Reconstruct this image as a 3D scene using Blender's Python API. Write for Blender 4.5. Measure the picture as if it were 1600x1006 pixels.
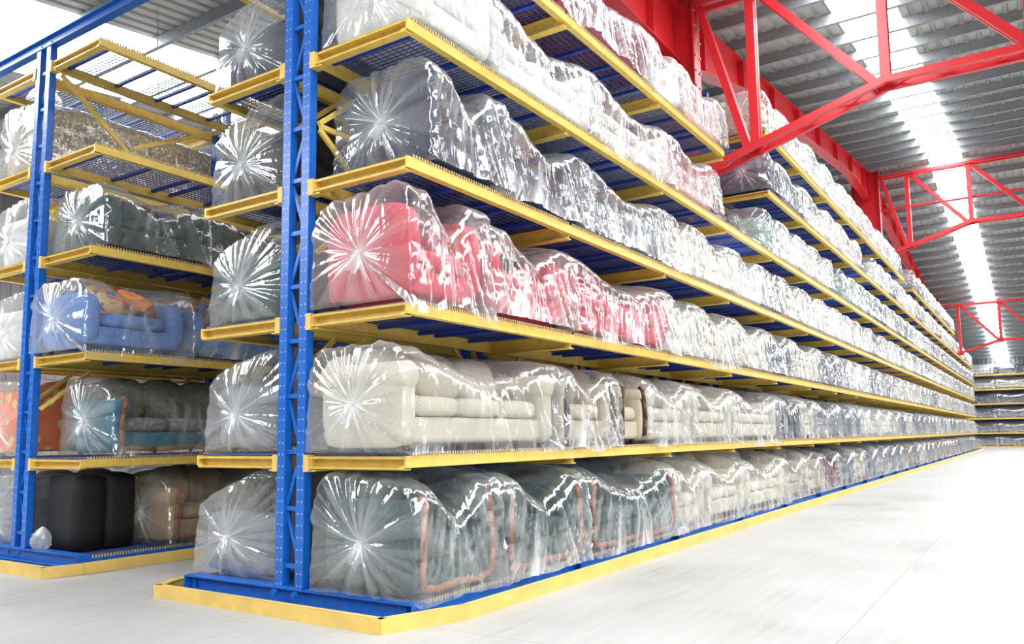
import bpy, math, random
import numpy as np
from mathutils import Vector, Matrix

random.seed(7)
scene = bpy.context.scene
col = scene.collection
for o in list(bpy.data.objects):
    bpy.data.objects.remove(o)

# ------------------------------------------------------------------ camera
YAW, PITCH, ROLL, FPX = 0.5740, 0.1082, -0.0136, 1249.74
CAM = (5.2072, -4.5581, 1.335)
fw = Vector((-math.sin(YAW)*math.cos(PITCH), math.cos(YAW)*math.cos(PITCH), math.sin(PITCH)))
rt = Vector((math.cos(YAW), math.sin(YAW), 0))
up = rt.cross(fw)
r2 = rt*math.cos(ROLL) + up*math.sin(ROLL)
u2 = -rt*math.sin(ROLL) + up*math.cos(ROLL)
cd = bpy.data.cameras.new('camera')
cam = bpy.data.objects.new('camera', cd)
col.objects.link(cam)
cam.matrix_world = Matrix(((r2.x, u2.x, -fw.x, CAM[0]), (r2.y, u2.y, -fw.y, CAM[1]),
                           (r2.z, u2.z, -fw.z, CAM[2]), (0, 0, 0, 1)))
cd.sensor_width = 36.0
cd.lens = FPX/1600*36
cd.shift_x = -17.1/1600
cd.shift_y = 43.8/1600
cd.clip_end = 400
scene.camera = cam

# ------------------------------------------------------------------ world, light, exposure
world = bpy.data.worlds.new('world')
scene.world = world
world.use_nodes = True
bg = world.node_tree.nodes['Background']
bg.inputs['Color'].default_value = (0.97, 0.98, 1.0, 1)
bg.inputs['Strength'].default_value = 0.06
SKY_STRENGTH = 52.0          # daylight through the translucent roof strips
scene.view_settings.view_transform = 'Standard'
scene.view_settings.look = 'None'
scene.view_settings.gamma = 1.0
scene.view_settings.exposure = -1.38
scene.view_settings.use_curve_mapping = False
scene.cycles.transparent_max_bounces = 24
scene.cycles.max_bounces = 6

def lamp_area(name, loc, rot, sx, sy, power, color=(1, 1, 1)):
    l = bpy.data.lights.new(name, 'AREA')
    l.shape = 'RECTANGLE'; l.size = sx; l.size_y = sy; l.energy = power; l.color = color
    o = bpy.data.objects.new(name, l); col.objects.link(o)
    o.location = loc; o.rotation_euler = rot
    return o
# added fill lamp with no visible source, behind and to the right of the camera
lamp_area('fill_light', (9, -16, 4.5), (math.radians(80), 0, math.radians(15)), 14, 7, 450)

# ------------------------------------------------------------------ materials
def new_mat(name):
    m = bpy.data.materials.new(name); m.use_nodes = True
    nt = m.node_tree; nt.nodes.clear()
    out = nt.nodes.new('ShaderNodeOutputMaterial')
    return m, nt, out
def N(nt, t, **kw):
    n = nt.nodes.new(t)
    for k, v in kw.items():
        if k.startswith('i_'):
            key = k[2:]
            key = int(key) if key.isdigit() else key.replace('_', ' ')
            n.inputs[key].default_value = v
        else:
            setattr(n, k, v)
    return n
def lk(nt, a, b): nt.links.new(a, b)
def ramp(nt, fac, stops):
    r = nt.nodes.new('ShaderNodeValToRGB')
    while len(r.color_ramp.elements) < len(stops): r.color_ramp.elements.new(0.5)
    for e, (p, c) in zip(r.color_ramp.elements, stops):
        e.position = p; e.color = (*c, 1) if len(c) == 3 else c
    lk(nt, fac, r.inputs[0]); return r

def paint(name, c, rough=0.4, wear=0.12, metal=0.0, scale=14):
    m, nt, out = new_mat(name)
    p = N(nt, 'ShaderNodeBsdfPrincipled'); p.inputs['Roughness'].default_value = rough
    p.inputs['Metallic'].default_value = metal
    tc = N(nt, 'ShaderNodeTexCoord'); ns = N(nt, 'ShaderNodeTexNoise'); ns.inputs['Scale'].default_value = scale
    ns.inputs['Detail'].default_value = 5
    lk(nt, tc.outputs['Object'], ns.inputs['Vector'])
    d = tuple(x*(1-wear) for x in c); l = tuple(min(1, x*(1+wear)) for x in c)
    r = ramp(nt, ns.outputs['Fac'], [(0.35, d), (0.65, l)])
    lk(nt, r.outputs[0], p.inputs['Base Color'])
    lk(nt, p.outputs[0], out.inputs[0])
    return m
YEL = paint('yellow_paint', (0.76, 0.53, 0.11), 0.38, 0.08)
YELG = paint('yellow_guard_paint', (0.74, 0.50, 0.13), 0.5, 0.09, scale=5)
BLU = paint('blue_paint', (0.006, 0.12, 0.50), 0.35)
BLUD = paint('deck_blue_paint', (0.016, 0.05, 0.33), 0.45)
RED = paint('red_paint', (0.60, 0.020, 0.028), 0.32, 0.05)
GRAT = paint('grating_steel', (0.07, 0.10, 0.26), 0.45, 0.2)
TEETH = paint('grating_end_paint', (0.55, 0.40, 0.16), 0.6, 0.3, scale=40)
STEEL = paint('bare_steel', (0.5, 0.5, 0.52), 0.35, metal=0.8)
GALV = paint('galvanised_purlin', (0.24, 0.255, 0.265), 0.5, 0.1)
WOOD = paint('carved_wood', (0.30, 0.10, 0.04), 0.4, 0.3, scale=30)
DWOOD = paint('dark_carved_wood', (0.06, 0.02, 0.012), 0.35, 0.3, scale=30)
WHITE = paint('white_enamel', (0.85, 0.85, 0.85), 0.4, 0.03)
RUB = paint('shade_black_card', (0.004, 0.004, 0.005), 0.7, 0.2)  # near black, carries the shade inside the deck in its colour

def post_mat():
    # blue paint with a regular pair of painted slots, pale like light showing through, every 95 mm
    m, nt, out = new_mat('blue_paint_lit_slots')
    p = N(nt, 'ShaderNodeBsdfPrincipled'); p.inputs['Roughness'].default_value = 0.35
    tc = N(nt, 'ShaderNodeTexCoord'); sp = N(nt, 'ShaderNodeSeparateXYZ')
    lk(nt, tc.outputs['Object'], sp.inputs[0])
    def M(op, a, b=None, **k):
        n = N(nt, 'ShaderNodeMath', operation=op)
        for i, v in enumerate((a, b)):
            if v is None: continue
            if isinstance(v, (int, float)): n.inputs[i].default_value = v
            else: lk(nt, v, n.inputs[i])
        return n.outputs[0]
    z = M('SUBTRACT', M('MODULO', M('ADD', sp.outputs['Z'], 10.0), 0.095), 0.0475)
    zz = M('POWER', M('DIVIDE', z, 0.0075), 2.0)
    ax = M('ABSOLUTE', sp.outputs['X'])
    xx = M('POWER', M('DIVIDE', M('SUBTRACT', ax, 0.022), 0.0085), 2.0)
    s = M('LESS_THAN', M('ADD', zz, xx), 1.0)
    ns = N(nt, 'ShaderNodeTexNoise'); ns.inputs['Scale'].default_value = 9; lk(nt, tc.outputs['Object'], ns.inputs['Vector'])
    r = ramp(nt, ns.outputs['Fac'], [(0.3, (0.005, 0.105, 0.46)), (0.7, (0.008, 0.135, 0.55))])
    mx = N(nt, 'ShaderNodeMix', data_type='RGBA')
    lk(nt, s, mx.inputs['Factor']); lk(nt, r.outputs[0], mx.inputs['A']); mx.inputs['B'].default_value = (0.32, 0.42, 0.58, 1)
    lk(nt, mx.outputs['Result'], p.inputs['Base Color']); lk(nt, p.outputs[0], out.inputs[0])
    return m
POST = post_mat()

def floor_mat():
    m, nt, out = new_mat('polished_concrete')
    p = N(nt, 'ShaderNodeBsdfPrincipled')
    tc = N(nt, 'ShaderNodeTexCoord')
    mp = N(nt, 'ShaderNodeMapping'); mp.inputs['Scale'].default_value = (0.35, 0.35, 1)
    lk(nt, tc.outputs['Object'], mp.inputs[0])
    n1 = N(nt, 'ShaderNodeTexNoise'); n1.inputs['Scale'].default_value = 1.6; n1.inputs['Detail'].default_value = 8; n1.inputs['Roughness'].default_value = 0.65
    lk(nt, mp.outputs[0], n1.inputs['Vector'])
    mp2 = N(nt, 'ShaderNodeMapping'); mp2.inputs['Scale'].default_value = (9, 0.6, 1); mp2.inputs['Rotation'].default_value = (0, 0, 1.2)
    lk(nt, tc.outputs['Object'], mp2.inputs[0])
    n2 = N(nt, 'ShaderNodeTexNoise'); n2.inputs['Scale'].default_value = 1.5; n2.inputs['Detail'].default_value = 6
    lk(nt, mp2.outputs[0], n2.inputs['Vector'])
    ad = N(nt, 'ShaderNodeMath', operation='MULTIPLY_ADD'); lk(nt, n2.outputs['Fac'], ad.inputs[0]); ad.inputs[1].default_value = 0.5
    lk(nt, n1.outputs['Fac'], ad.inputs[2])
    r = ramp(nt, ad.outputs[0], [(0.50, (0.29, 0.29, 0.275)), (0.68, (0.37, 0.37, 0.36)), (0.95, (0.43, 0.43, 0.42))])
    br = N(nt, 'ShaderNodeTexBrick'); br.offset = 0; br.inputs['Scale'].default_value = 1
    br.inputs['Brick Width'].default_value = 4.0; br.inputs['Row Height'].default_value = 4.0; br.inputs['Mortar Size'].default_value = 0.006
    br.inputs['Color1'].default_value = (1, 1, 1, 1); br.inputs['Color2'].default_value = (1, 1, 1, 1); br.inputs['Mortar'].default_value = (0.72, 0.72, 0.70, 1)
    lk(nt, tc.outputs['Object'], br.inputs['Vector'])
    mx = N(nt, 'ShaderNodeMix', data_type='RGBA', blend_type='MULTIPLY'); mx.inputs['Factor'].default_value = 1
    lk(nt, r.outputs[0], mx.inputs['A']); lk(nt, br.outputs['Color'], mx.inputs['B'])
    lk(nt, mx.outputs['Result'], p.inputs['Base Color'])
    rr = ramp(nt, n1.outputs['Fac'], [(0.3, (0.38,)*3), (0.7, (0.55,)*3)])
    lk(nt, rr.outputs[0], p.inputs['Roughness']); lk(nt, p.outputs[0], out.inputs[0])
    return m
FLOOR = floor_mat()

def sheet_mat(name, c1, c2, axis='X', pitch=0.25):
    m, nt, out = new_mat(name)
    p = N(nt, 'ShaderNodeBsdfPrincipled'); p.inputs['Roughness'].default_value = 0.5
    tc = N(nt, 'ShaderNodeTexCoord'); ns = N(nt, 'ShaderNodeTexNoise'); ns.inputs['Scale'].default_value = 0.6; ns.inputs['Detail'].default_value = 5
    lk(nt, tc.outputs['Object'], ns.inputs['Vector'])
    r = ramp(nt, ns.outputs['Fac'], [(0.3, c1), (0.7, c2)])
    lk(nt, r.outputs[0], p.inputs['Base Color']); lk(nt, p.outputs[0], out.inputs[0])
    return m
ROOFM = sheet_mat('roof_sheet', (0.33, 0.33, 0.32), (0.42, 0.42, 0.40))
WALLM = sheet_mat('wall_sheet', (0.20, 0.19, 0.20), (0.28, 0.27, 0.28))

def emis(name, c, s):
    m, nt, out = new_mat(name)
    e = N(nt, 'ShaderNodeEmission'); e.inputs[0].default_value = (*c, 1); e.inputs[1].default_value = s
    lk(nt, e.outputs[0], out.inputs[0]); return m
SKYL = emis('translucent_roof_sheet', (0.95, 0.98, 1.0), SKY_STRENGTH)

def film_mat():
    m, nt, out = new_mat('clear_plastic_film')
    tc = N(nt, 'ShaderNodeTexCoord')
    at = N(nt, 'ShaderNodeAttribute', attribute_name='gather_glint')
    # fine crumple: two creased noises drive a bump, one also paints white glints into the haze
    n1 = N(nt, 'ShaderNodeTexNoise', noise_type='RIDGED_MULTIFRACTAL'); n1.inputs['Scale'].default_value = 5.0
    n1.inputs['Detail'].default_value = 3; n1.inputs['Distortion'].default_value = 1.2; n1.inputs['Roughness'].default_value = 0.5
    mp = N(nt, 'ShaderNodeMapping'); mp.inputs['Scale'].default_value = (2.0, 1.4, 0.5)
    lk(nt, tc.outputs['Object'], mp.inputs[0]); lk(nt, mp.outputs[0], n1.inputs['Vector'])
    n2 = N(nt, 'ShaderNodeTexVoronoi', feature='DISTANCE_TO_EDGE'); n2.inputs['Scale'].default_value = 13
    n3 = N(nt, 'ShaderNodeTexNoise'); n3.inputs['Scale'].default_value = 3.5; n3.inputs['Distortion'].default_value = 1.0
    lk(nt, mp.outputs[0], n3.inputs['Vector'])
    va = N(nt, 'ShaderNodeVectorMath', operation='MULTIPLY_ADD'); lk(nt, n3.outputs['Color'], va.inputs[0]); va.inputs[1].default_value = (0.35,)*3
    lk(nt, mp.outputs[0], va.inputs[2]); lk(nt, va.outputs[0], n2.inputs['Vector'])
    b1 = N(nt, 'ShaderNodeBump'); b1.inputs['Strength'].default_value = 0.3; b1.inputs['Distance'].default_value = 0.03
    lk(nt, n1.outputs['Fac'], b1.inputs['Height'])
    b2 = N(nt, 'ShaderNodeBump'); b2.inputs['Strength'].default_value = 0.10; b2.inputs['Distance'].default_value = 0.02
    lk(nt, n2.outputs['Distance'], b2.inputs['Height']); lk(nt, b1.outputs[0], b2.inputs['Normal'])
    # gloss
    gl = N(nt, 'ShaderNodeBsdfGlossy'); gl.inputs['Roughness'].default_value = 0.12; gl.inputs['Color'].default_value = (1, 1, 1, 1)
    lk(nt, b2.outputs[0], gl.inputs['Normal'])
    df = N(nt, 'ShaderNodeBsdfDiffuse'); df.inputs['Color'].default_value = (0.93, 0.94, 0.95, 1); lk(nt, b1.outputs[0], df.inputs['Normal'])
    tl = N(nt, 'ShaderNodeBsdfTranslucent'); tl.inputs['Color'].default_value = (0.93, 0.94, 0.95, 1)
    md = N(nt, 'ShaderNodeMixShader'); md.inputs[0].default_value = 0.35; lk(nt, df.outputs[0], md.inputs[1]); lk(nt, tl.outputs[0], md.inputs[2])
    tr = N(nt, 'ShaderNodeBsdfTransparent'); tr.inputs['Color'].default_value = (0.97, 0.975, 0.98, 1)
    # haze factor = painted glint streaks + stacked film in folds + grazing angle
    lw = N(nt, 'ShaderNodeLayerWeight'); lw.inputs['Blend'].default_value = 0.35; lk(nt, b2.outputs[0], lw.inputs['Normal'])
    rg = ramp(nt, n1.outputs['Fac'], [(0.56, (0, 0, 0)), (1.0, (0.5, 0.5, 0.5))])  # ridged noise painted as white glint streaks
    pw = N(nt, 'ShaderNodeMath', operation='POWER'); lk(nt, lw.outputs['Facing'], pw.inputs[0]); pw.inputs[1].default_value = 1.6
    a1 = N(nt, 'ShaderNodeMath', operation='MULTIPLY_ADD'); lk(nt, pw.outputs[0], a1.inputs[0]); a1.inputs[1].default_value = 0.28; lk(nt, rg.outputs[0], a1.inputs[2])
    a2 = N(nt, 'ShaderNodeMath', operation='MULTIPLY_ADD'); lk(nt, at.outputs['Fac'], a2.inputs[0]); a2.inputs[1].default_value = 0.75; lk(nt, a1.outputs[0], a2.inputs[2])
    a3 = N(nt, 'ShaderNodeMath', operation='ADD', use_clamp=True); lk(nt, a2.outputs[0], a3.inputs[0]); a3.inputs[1].default_value = 0.0
    a4 = N(nt, 'ShaderNodeMath', operation='MINIMUM'); lk(nt, a3.outputs[0], a4.inputs[0]); a4.inputs[1].default_value = 0.92
    m1 = N(nt, 'ShaderNodeMixShader'); lk(nt, a4.outputs[0], m1.inputs[0]); lk(nt, tr.outputs[0], m1.inputs[1]); lk(nt, md.outputs[0], m1.inputs[2])
    lf = N(nt, 'ShaderNodeLayerWeight'); lf.inputs['Blend'].default_value = 0.5; lk(nt, b2.outputs[0], lf.inputs['Normal'])
    fr = N(nt, 'ShaderNodeMath', operation='POWER'); lk(nt, lf.outputs['Facing'], fr.inputs[0]); fr.inputs[1].default_value = 4.0
    f2 = N(nt, 'ShaderNodeMath', operation='MULTIPLY_ADD', use_clamp=True); lk(nt, fr.outputs[0], f2.inputs[0]); f2.inputs[1].default_value = 0.55; f2.inputs[2].default_value = 0.11
    m2 = N(nt, 'ShaderNodeMixShader'); lk(nt, f2.outputs[0], m2.inputs[0]); lk(nt, m1.outputs[0], m2.inputs[1]); lk(nt, gl.outputs[0], m2.inputs[2])
    lk(nt, m2.outputs[0], out.inputs[0])
    return m
FILM = film_mat()

def fabric(name, pattern):
    m, nt, out = new_mat(name)
    p = N(nt, 'ShaderNodeBsdfPrincipled'); p.inputs['Roughness'].default_value = 0.9
    oi = N(nt, 'ShaderNodeObjectInfo'); tc = N(nt, 'ShaderNodeTexCoord')
    ns = N(nt, 'ShaderNodeTexNoise'); ns.inputs['Scale'].default_value = 9; ns.inputs['Detail'].default_value = 4
    lk(nt, tc.outputs['Object'], ns.inputs['Vector'])
    if pattern == 'plain':
        r = ramp(nt, ns.outputs['Fac'], [(0.3, (0.78,)*3), (0.7, (1.05,)*3)])
        col_ = r.outputs[0]
    elif pattern == 'brocade':
        v = N(nt, 'ShaderNodeTexVoronoi', feature='SMOOTH_F1'); v.inputs['Scale'].default_value = 22
        lk(nt, tc.outputs['Object'], v.inputs['Vector'])
        r = ramp(nt, v.outputs['Distance'], [(0.25, (1.25, 1.2, 1.1)), (0.5, (0.6, 0.6, 0.6)), (0.8, (1, 1, 1))])
        col_ = r.outputs[0]
    elif pattern == 'flower':
        v = N(nt, 'ShaderNodeTexVoronoi'); v.inputs['Scale'].default_value = 5.5
        lk(nt, tc.outputs['Object'], v.inputs['Vector'])
        r = ramp(nt, v.outputs['Distance'], [(0.10, (1.1, 2.2, 0.6)), (0.16, (0.95, 3.0, 3.2)), (0.28, (0.5, 2.0, 1.6)), (0.34, (1, 1, 1))])
        r.color_ramp.interpolation = 'CONSTANT'
        col_ = r.outputs[0]
    elif pattern == 'quilt':
        w = N(nt, 'ShaderNodeTexBrick'); w.inputs['Scale'].default_value = 28; w.inputs['Mortar Size'].default_value = 0.035
        w.inputs['Color1'].default_value = (1, 1, 1, 1); w.inputs['Color2'].default_value = (0.95, 0.95, 0.93, 1); w.inputs['Mortar'].default_value = (0.72, 0.72, 0.70, 1)
        mp = N(nt, 'ShaderNodeMapping'); mp.inputs['Rotation'].default_value = (0.7, 0.3, 0.78); lk(nt, tc.outputs['Object'], mp.inputs[0])
        lk(nt, mp.outputs[0], w.inputs['Vector']); col_ = w.outputs['Color']
    mx = N(nt, 'ShaderNodeMix', data_type='RGBA', blend_type='MULTIPLY'); mx.inputs['Factor'].default_value = 1
    lk(nt, oi.outputs['Color'], mx.inputs['A']); lk(nt, col_, mx.inputs['B'])
    lk(nt, mx.outputs['Result'], p.inputs['Base Color'])
    n4 = N(nt, 'ShaderNodeTexNoise'); n4.inputs['Scale'].default_value = 160; lk(nt, tc.outputs['Object'], n4.inputs['Vector'])
    b = N(nt, 'ShaderNodeBump'); b.inputs['Strength'].default_value = 0.25; b.inputs['Distance'].default_value = 0.004; lk(nt, n4.outputs['Fac'], b.inputs['Height'])
    lk(nt, b.outputs[0], p.inputs['Normal']); lk(nt, p.outputs[0], out.inputs[0])
    return m
FAB = {k: fabric('upholstery_'+k, k) for k in ('plain', 'brocade', 'flower', 'quilt')}

def patch_mat():
    m, nt, out = new_mat('patchwork_print')
    p = N(nt, 'ShaderNodeBsdfPrincipled'); p.inputs['Roughness'].default_value = 0.85
    tc = N(nt, 'ShaderNodeTexCoord'); v = N(nt, 'ShaderNodeTexVoronoi', distance='CHEBYCHEV'); v.inputs['Scale'].default_value = 9
    lk(nt, tc.outputs['Object'], v.inputs['Vector'])
    r = ramp(nt, v.outputs['Color'], [(0.0, (0.85, 0.32, 0.08)), (0.4, (0.75, 0.5, 0.2)), (0.6, (0.14, 0.2, 0.42)), (0.8, (0.6, 0.14, 0.06))])
    r.color_ramp.interpolation = 'CONSTANT'
    lk(nt, r.outputs[0], p.inputs['Base Color']); lk(nt, p.outputs[0], out.inputs[0]); return m
PATCH = patch_mat()

# ------------------------------------------------------------------ mesh helpers
class MB:
    def __init__(s): s.v = []; s.f = []
    def box(s, x0, x1, y0, y1, z0, z1):
        n = len(s.v)
        s.v += [(x0,y0,z0),(x1,y0,z0),(x1,y1,z0),(x0,y1,z0),(x0,y0,z1),(x1,y0,z1),(x1,y1,z1),(x0,y1,z1)]
        s.f += [(n,n+3,n+2,n+1),(n+4,n+5,n+6,n+7),(n,n+1,n+5,n+4),(n+1,n+2,n+6,n+5),(n+2,n+3,n+7,n+6),(n+3,n,n+4,n+7)]
        return s
    def beam(s, p, q, w, h, upv=(0, 0, 1)):
        p = Vector(p); q = Vector(q); d = (q-p).normalized(); u = Vector(upv)
        if abs(d.dot(u)) > 0.99: u = Vector((1, 0, 0))
        r = d.cross(u).normalized()*w/2; t = r.cross(d).normalized()*h/2
        n = len(s.v)
        for c in (p, q):
            for a, b in ((-1,-1),(1,-1),(1,1),(-1,1)): s.v.append(tuple(c+r*a+t*b))
        s.f += [(n,n+1,n+2,n+3),(n+7,n+6,n+5,n+4)] + [(n+i, n+4+i, n+4+(i+1) % 4, n+(i+1) % 4) for i in range(4)]
        return s
    def ibeam(s, p, q, w, h, t=0.008, upv=(0, 0, 1)):
        p = Vector(p); q = Vector(q); d = (q-p).normalized(); u = Vector(upv)
        r = d.cross(u).normalized(); tt = r.cross(d).normalized()
        o = tt*(h/2-t/2)
        s.beam(p+o, q+o, w, t, upv); s.beam(p-o, q-o, w, t, upv); s.beam(p, q, t, h-2*t, upv)
        return s
    def cyl(s, p, q, r0, r1=None, n=12, cap=True):
        r1 = r0 if r1 is None else r1
        p = Vector(p); q = Vector(q); d = (q-p).normalized(); u = Vector((0, 0, 1)) if abs(d.z) < .9 else Vector((1, 0, 0))
        a = d.cross(u).normalized(); b = d.cross(a); k = len(s.v)
        for c, r in ((p, r0), (q, r1)):
            for i in range(n):
                t = 2*math.pi*i/n; s.v.append(tuple(c+(a*math.cos(t)+b*math.sin(t))*r))
        for i in range(n): s.f.append((k+i, k+(i+1) % n, k+n+(i+1) % n, k+n+i))
        if cap: s.f += [tuple(range(k+n-1, k-1, -1)), tuple(range(k+n, k+2*n))]
        return s
    def tube(s, pts, r, n=8):
        for a, b in zip(pts[:-1], pts[1:]): s.cyl(a, b, r, n=n)
        return s
    def rbox(s, cx, cy, cz, sx, sy, sz, e=5.0, seg=7, puff=0.0, rot=None):
        """soft-edged upholstery block (superellipsoid box), optionally crowned"""
        lin = [-1+2*i/seg for i in range(seg+1)]
        idx = {}; base = len(s.v)
        def vert(x, y, z):
            k = (round(x, 5), round(y, 5), round(z, 5))
            if k in idx: return idx[k]
            sc = (abs(x)**e+abs(y)**e+abs(z)**e)**(1/e)
            X, Y, Z = x/sc, y/sc, z/sc
            if puff:
                c = (1-X*X)*(1-Y*Y)+(1-X*X)*(1-Z*Z)+(1-Y*Y)*(1-Z*Z)
                k2 = 1+puff*c
                X *= k2; Y *= k2; Z *= k2
            v = Vector((X*sx/2, Y*sy/2, Z*sz/2))
            if rot is not None: v = rot @ v
            s.v.append((v.x+cx, v.y+cy, v.z+cz)); idx[k] = len(s.v)-1
            return idx[k]
        for ax in range(3):
            for sg in (-1, 1):
                for i in range(seg):
                    for j in range(seg):
                        q = []
                        for a, b in ((i, j), (i+1, j), (i+1, j+1), (i, j+1)):
                            c = [0, 0, 0]; c[ax] = sg; c[(ax+1) % 3] = lin[a]; c[(ax+2) % 3] = lin[b]
                            q.append(vert(*c))
                        if sg < 0: q.reverse()
                        s.f.append(tuple(q))
        return s
    def mesh(s, name, mat, smooth=False):
        m = bpy.data.meshes.new(name); m.from_pydata(s.v, [], s.f); m.materials.append(mat)
        if smooth: m.polygons.foreach_set('use_smooth', [True]*len(m.polygons))
        m.update(); return m
    def build(s, name, mat, parent=None, smooth=False):
        return link(name, s.mesh(name, mat, smooth), parent)
def link(name, mesh, parent=None, loc=None, rz=0):
    o = bpy.data.objects.new(name, mesh); col.objects.link(o)
    if parent: o.parent = parent
    if loc: o.location = loc
    if rz: o.rotation_euler.z = rz
    return o
def tag(o, label=None, cat=None, group=None, kind=None):
    if label: o['label'] = label
    if cat: o['category'] = cat
    if group: o['group'] = group
    if kind: o['kind'] = kind
    return o
def empty(name, loc=(0, 0, 0), rz=0):
    o = bpy.data.objects.new(name, None); col.objects.link(o); o.location = loc; o.rotation_euler.z = rz
    o.empty_display_size = 0.1
    return o

# ================================================================== THE HALL
floor = MB().box(-26, 26, -22, 76, -0.2, 0).build('floor', FLOOR); tag(floor, kind='structure')
RZ0, RS, RIDGE = 9.45, 0.118, 28.75
def roofz(y):
    y0 = RIDGE-40
    zr = RZ0+RS*20
    return zr-RS*abs(y-RIDGE)
def rib_sheet(name, xs0, xs1, ys, zf, mat, pitch=0.27):
    """trapezoidal sheet: ribs run along Y, profile across X"""
    mb = MB(); prof = []
    x = xs0
    while x < xs1-1e-6:
        for dx, dz in ((0, 0), (0.15, 0), (0.175, 0.045), (0.245, 0.045)):
            if x+dx < xs1: prof.append((x+dx, dz))
        x += pitch
    prof.append((xs1, 0))
    n = len(prof)
    for y in ys:
        for px, dz in prof: mb.v.append((px, y, zf(y)+dz))
    for j in range(len(ys)-1):
        for i in range(n-1):
            a = j*n+i; mb.f.append((a, a+1, a+n+1, a+n))
    return mb.build(name, mat)
strips = [(-11.6, -8.3), (2.18, 3.30), (11.6, 16.4)]  # last strip is out of view, widened to brighten the aisle side
edges = [-22]+[v for s in strips for v in s]+[24]
YS = [-14, RIDGE, 68.9]
for i in range(0, len(edges), 2):
    tag(rib_sheet('ceiling', edges[i], edges[i+1], YS, roofz, ROOFM), kind='structure')
for a, b in strips:
    tag(rib_sheet('ceiling_skylight', a, b, YS, roofz, SKYL), kind='structure')
def wall_sheet(name, p0, p1, z0, zf, pitch=0.3):
    mb = MB(); p0 = Vector(p0); p1 = Vector(p1); d = (p1-p0); Ln = d.length; d.normalize(); nrm = Vector((-d.y, d.x, 0))
    t = 0; pr = []
    while t < Ln:
        for a, b in ((0, 0), (0.16, 0), (0.19, 0.04), (0.27, 0.04)): pr.append((min(Ln, t+a), b))
        t += pitch
    for a, b in pr:
        q = p0+d*a+nrm*b
        mb.v.append((q.x, q.y, z0)); mb.v.append((q.x, q.y, zf(q)))
    for i in range(len(pr)-1): mb.f.append((2*i, 2*i+2, 2*i+3, 2*i+1))
    o = mb.build(name, WALLM); tag(o, kind='structure'); return o
wall_sheet('wall_back', (-22, 68.8, 0), (24, 68.8, 0), 0, lambda q: roofz(68.8)+0.1)
wall_sheet('wall_left', (-21.9, -14, 0), (-21.9, 68.8, 0), 0, lambda q: roofz(q.y)+0.1)

# purlins: cold rolled channels carried under the roof sheet
PUR = []
y = -7.2
k = 0
while y < 68:
    if abs(y-RIDGE) > 0.3:
        z = roofz(y)-0.005
        mb = MB(); mb.box(-22, 24, y-0.006, y+0.006, z-0.24, z-0.01); mb.box(-22, 24, y-0.035, y+0.05, z-0.25, z-0.24)
        mb.box(-22, 24, y+0.0, y+0.06, z-0.02, z-0.01)
        o = mb.build('roof_purlin', GALV); tag(o, kind='structure')
    y += 1.36; k += 1
# sag rods between purlins
mb = MB()
for x in (-7.4, -3, 6.2, 10.5):
    mb.cyl((x, -8, roofz(-8)-.14), (x, RIDGE, roofz(RIDGE)-.14), 0.008, n=5)
    mb.cyl((x, RIDGE, roofz(RIDGE)-.14), (x, 68, roofz(68)-.14), 0.008, n=5)
o = mb.build('trim_1', STEEL); tag(o, kind='structure')

# red portal: columns, rafters and cross trusses
def angle_pair(mb, p, q, w=0.075, gap=0.02, axis=(0, 1, 0)):
    a = Vector(axis)*(gap/2+w/4)
    mb.beam(Vector(p)+a, Vector(q)+a, w/2, w, (0, 0, 1) if abs((Vector(q)-Vector(p)).normalized().z) < .95 else (1, 0, 0))
    mb.beam(Vector(p)-a, Vector(q)-a, w/2, w, (0, 0, 1) if abs((Vector(q)-Vector(p)).normalized().z) < .95 else (1, 0, 0))
def column(Y, zt):
    c = empty('steel_column', (0, Y, 0))
    m = MB(); m.box(-0.20, -0.18, -0.13, 0.13, 0, zt-3.2); m.box(0.18, 0.20, -0.13, 0.13, 0, zt-3.2); m.box(-0.18, 0.18, -0.012, 0.012, 0, zt-3.3)
    m.box(-0.22, 0.22, -0.2, 0.2, 0, 0.02)
    m.build('shaft', RED, c)
    m = MB()                                               # haunched head
    z0, z1 = zt-3.3, zt
    m.v += [(0.18, -0.012, z0), (0.42, -0.012, z0+0.6), (0.42, -0.012, z1), (-0.55, -0.012, z1), (-0.55, -0.012, z0+0.6), (-0.18, -0.012, z0),
            (0.18, 0.012, z0), (0.42, 0.012, z0+0.6), (0.42, 0.012, z1), (-0.55, 0.012, z1), (-0.55, 0.012, z0+0.6), (-0.18, 0.012, z0)]
    m.f += [(0, 1, 2, 3, 4, 5), (11, 10, 9, 8, 7, 6), (0, 6, 7, 1), (1, 7, 8, 2)]
    m.box(0.40, 0.43, -0.15, 0.15, z0+0.5, z1)
    m.beam((0.19, 0, z0-0.05), (0.42, 0, z0+0.6), 0.26, 0.02, (1, 0, 0))
    m.box(-0.57, -0.55, -0.15, 0.15, z0+0.5, z1)
    m.beam((-0.19, 0, z0-0.05), (-0.55, 0, z0+0.6), 0.26, 0.02, (1, 0, 0))
    h = m.build('haunch', RED, c)
    m = MB()
    for kz in range(9):
        for sy in (-0.1, 0.1): m.cyl((0.43, sy, z0+0.7+kz*0.28), (0.455, sy, z0+0.7+kz*0.28), 0.022, n=6)
    m.build('bolt_row', STEEL, h)
    return c
for Y, zt, w in ((8.75, 9.3, 'nearest'), (28.75, 11.55, 'middle'), (48.75, 9.3, 'farthest')):
    tag(column(Y, zt), 'red steel roof column, %s of three rising through the long storage rack' % w, 'column')
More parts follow.
